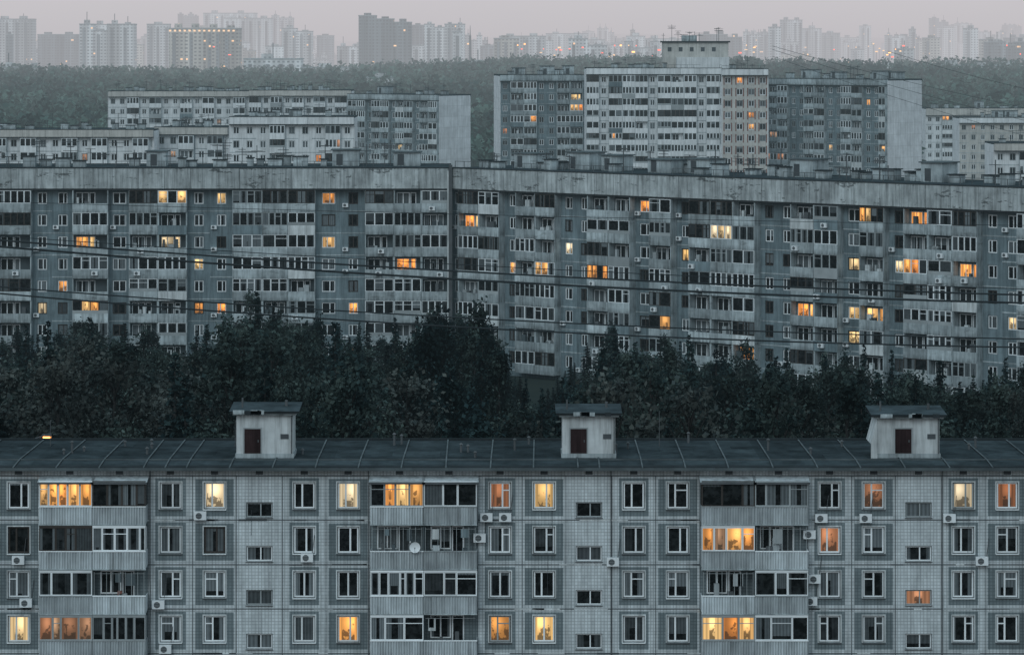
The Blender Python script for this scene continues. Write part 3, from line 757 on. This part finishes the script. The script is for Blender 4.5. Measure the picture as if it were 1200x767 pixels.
# ------------------------------------------------------------ distant skyline
def tower(name,p0,p1,pt,Y,mat,R,style=0):
    a=wx(p0,Y);b=wx(p1,Y);zt=wz(pt,Y);w=b-a
    g=float(th_(np.array((a+b)/2),np.array(float(Y))))
    P=MB();H=zt-g+2;D=min(max(14,w*.5),30)
    nseg=1 if w<26 else R.randint(2,4);x=0
    for q in range(nseg):
        ww=w/nseg;dy=R.uniform(0,6) if nseg>1 else 0;dz=0 if q==0 or style==1 else -R.choice([0,0,3,6])
        P.box(x,x+ww-.3,dy,dy+D,0,H+dz,mat,R.random())
        P.box(x+ww*.3,x+ww*.3+min(8,ww*.4),dy+3,dy+9,H+dz,H+dz+R.uniform(2,4.5),mat,.2)
        P.box(x-.3,x+ww-.01,dy-.3,dy+D+.3,H+dz,H+dz+.9,'concrete_mid',.4)
        xx=x+3
        while xx<x+ww-4:
            P.box(xx,xx+2.6,dy-1.2,dy-.02,3,H+dz-3,'far_grey',R.random());xx+=R.choice([7,9,12])
        if R.random()<.3: P.box(x+ww*.5-.3,x+ww*.5+.3,dy+5,dy+5.6,H+dz,H+dz+R.uniform(6,12),'metal_grey')
        x+=ww
    if style==1:
        for q in range(int(w/4)): P.box(q*4+.8,q*4+2.6,-.5,-.31,H-2.2,H-.8,'lamp_warm')
    o=P.obj(name);o.location=(a,Y,g-2)
    return o
R=random.Random(12)
main=[(-30,38,23,3500),(43,92,41,3600),(93,157,29,3000),(172,199,29,3400),(197,280,34,2700),(208,232,17,5000),(238,300,16,4400),(262,318,22,4100),(318,344,19,4500),(330,366,34,3500),(420,482,19,3000),(482,497,30,3600),(497,545,29,3200),(545,572,42,3900),(585,640,43,3400),(640,690,40,4100),(700,720,34,5200),(735,800,43,3800),(820,870,41,3600),(872,900,38,4100),(915,941,24,4200),(942,985,34,4400),(1008,1021,31,4700),(1038,1062,42,4300),(1090,1112,22,5400),(1112,1122,30,5500),(1120,1142,28,5700),(1142,1180,38,5000),(1180,1230,45,4100)]
for i,(a,b,t,Y) in enumerate(main):
    tower('distant_apartment_tower',a,b,t,Y,'far_beige' if i==4 else R.choice(['far_pale','far_grey','far_white','far_pale']),R,1 if i==4 else 0)
for q in range(150):
    a=R.uniform(-30,1210);w=R.uniform(12,50);Y=R.uniform(2900,6800);t=R.uniform(43,66)
    if R.random()<.22: t-=14;w*=.45
    tower('distant_building',a,a+w,t,Y,R.choice(['far_pale','far_grey','far_white','far_pale','far_beige']),R)
for (a,b,t,Y) in ((285,420,70,2250),(430,520,92,1800),(1100,1200,78,2100),(1010,1075,82,2000),(540,580,78,2200),(0,60,80,2200)):
    tower('distant_building',a,b,t,Y,'far_pale',R)
cl=MB()
for q in range(48):
    px=R.choice([R.uniform(540,720),R.uniform(560,900),R.uniform(0,1200),R.uniform(1020,1060)]);py=R.uniform(52,68);Y=R.uniform(2500,2700)
    x=wx(px,Y);z=wz(py,Y);w=R.uniform(.6,2.4)
    cl.box(x,x+w,Y,Y+.5,z,z+R.uniform(.6,1.2),R.choice(['lamp_warm','lamp_warm','lamp_orange','lamp_red','lamp_red']))
    cl.box(x+w*.4,x+w*.5,Y+.1,Y+.3,0,z-.01,'metal_grey')
cl.obj('distant_street_lights')
ms=MB();Y=2900;x=wx(551,Y);ms.cyl((x,Y,0),(x,Y,wz(42,Y)),1.6,.9,'metal_grey',8);ms.cyl((x,Y,wz(42,Y)),(x,Y,wz(30,Y)),.5,.2,'metal_grey',6);ms.obj('distant_chimney')
# ------------------------------------------------------------ cables
def cable(pts,r,name='power_cable'):
    C=MB();n=40
    (x0,y0,z0),(x1,y1,z1),sag=pts
    prev=None
    for i in range(n+1):
        t=i/n;p=(x0+(x1-x0)*t,y0+(y1-y0)*t,z0+(z1-z0)*t-sag*4*t*(1-t))
        if prev: C.cyl(prev,p,r,r,'roof_edge',6,caps=False)
        prev=p
    C.obj(name)
Yc=250.0
for (pa,pb,sg,r) in ((283,347,.7,.07),(290,356,.8,.085),(279,341,.5,.03),(337,398,.8,.055),(344,407,1.0,.065),(240,268,.2,.02)):
    m_=(pb-pa)/1200.;ex=46-600*Yc/F
    cable(((-46,Yc,wz(pa,Yc)+ex*m_+.3),(46,Yc,wz(pb,Yc)-ex*m_+.3),sg),r)
for sx,zz in ((-46,27.5),(46,23.0)):
    p=MB();p.cyl((0,0,0),(0,0,zz),.28,.16,'metal_grey',8)
    for z in (zz-.6,zz-4): p.box(-.1,.1,-1.2,1.2,z,z+.15,'metal_grey')
    o=p.obj('utility_pole');o.location=(sx,Yc,0)
for (xa,pa,xb,pb) in ((905,58,1330,170),(905,54,1330,150),(1040,60,1330,128),(905,66,1330,192)):
    Y=740;cable(((wx(xa,Y),Y,wz(pa,Y)),(wx(xb,Y),Y,wz(pb,Y)),1.2),.042)
lp=MB();lp.cyl((0,0,0),(0,0,12.4),.12,.07,'metal_grey',8);lp.cyl((0,0,12.4),(.9,0,12.7),.05,.04,'metal_grey',6);lp.box(.7,1.3,-.15,.15,12.62,12.76,'metal_grey');lp.box(.75,1.25,-.12,.12,12.44,12.615,'lamp_orange')
o=lp.obj('street_lamp');Y=222;o.location=(wx(55,Y)-1,Y,wz(513,Y)-12.5)
# ------------------------------------------------------------ world, light, camera
w=bpy.data.worlds.new('World');sc.world=w;w.use_nodes=True
try: w.cycles.sampling_method='NONE'
except Exception: pass
n=w.node_tree.nodes;l=w.node_tree.links;n.clear()
sky=n.new('ShaderNodeTexSky');sky.sky_type='NISHITA';sky.sun_disc=False;sky.sun_elevation=math.radians(8);sky.sun_rotation=math.radians(200)
sky.air_density=1.5;sky.dust_density=3
tc=n.new('ShaderNodeTexCoord');sp=n.new('ShaderNodeSeparateXYZ');l.new(tc.outputs['Generated'],sp.inputs[0])
rp=n.new('ShaderNodeValToRGB');l.new(sp.outputs[2],rp.inputs[0]);e=rp.color_ramp.elements
e[0].position=0;e[0].color=(.525,.505,.53,1);e[1].position=1;e[1].color=(.60,.78,.88,1)
x=e.new(.02);x.color=(.585,.565,.592,1);x=e.new(.2);x.color=(.58,.70,.77,1)
b1=n.new('ShaderNodeBackground');l.new(rp.outputs[0],b1.inputs[0]);b1.inputs[1].default_value=1.0
b2=n.new('ShaderNodeBackground');l.new(sky.outputs[0],b2.inputs[0]);b2.inputs[1].default_value=.006
ad=n.new('ShaderNodeAddShader');l.new(b1.outputs[0],ad.inputs[0]);l.new(b2.outputs[0],ad.inputs[1])
ou=n.new('ShaderNodeOutputWorld');l.new(ad.outputs[0],ou.inputs[0])
sd=bpy.data.lights.new('sun','SUN');sd.energy=.7;sd.angle=math.radians(25);sd.color=(.88,.97,1.0)
so=bpy.data.objects.new('sun',sd);sc.collection.objects.link(so)
d=Vector((.30,.75,-.62));so.rotation_euler=d.to_track_quat('-Z','Y').to_euler()
cd=bpy.data.cameras.new('camera');cd.sensor_width=36;cd.lens=F/1200*36;cd.shift_y=-(383.5-HY)/1200.;cd.clip_end=40000;cd.clip_start=1
co=bpy.data.objects.new('camera',cd);sc.collection.objects.link(co);co.location=(0,0,CH);co.rotation_euler=(math.pi/2,0,0);sc.camera=co
sc.view_settings.view_transform='Standard';sc.view_settings.look='None';sc.view_settings.exposure=0
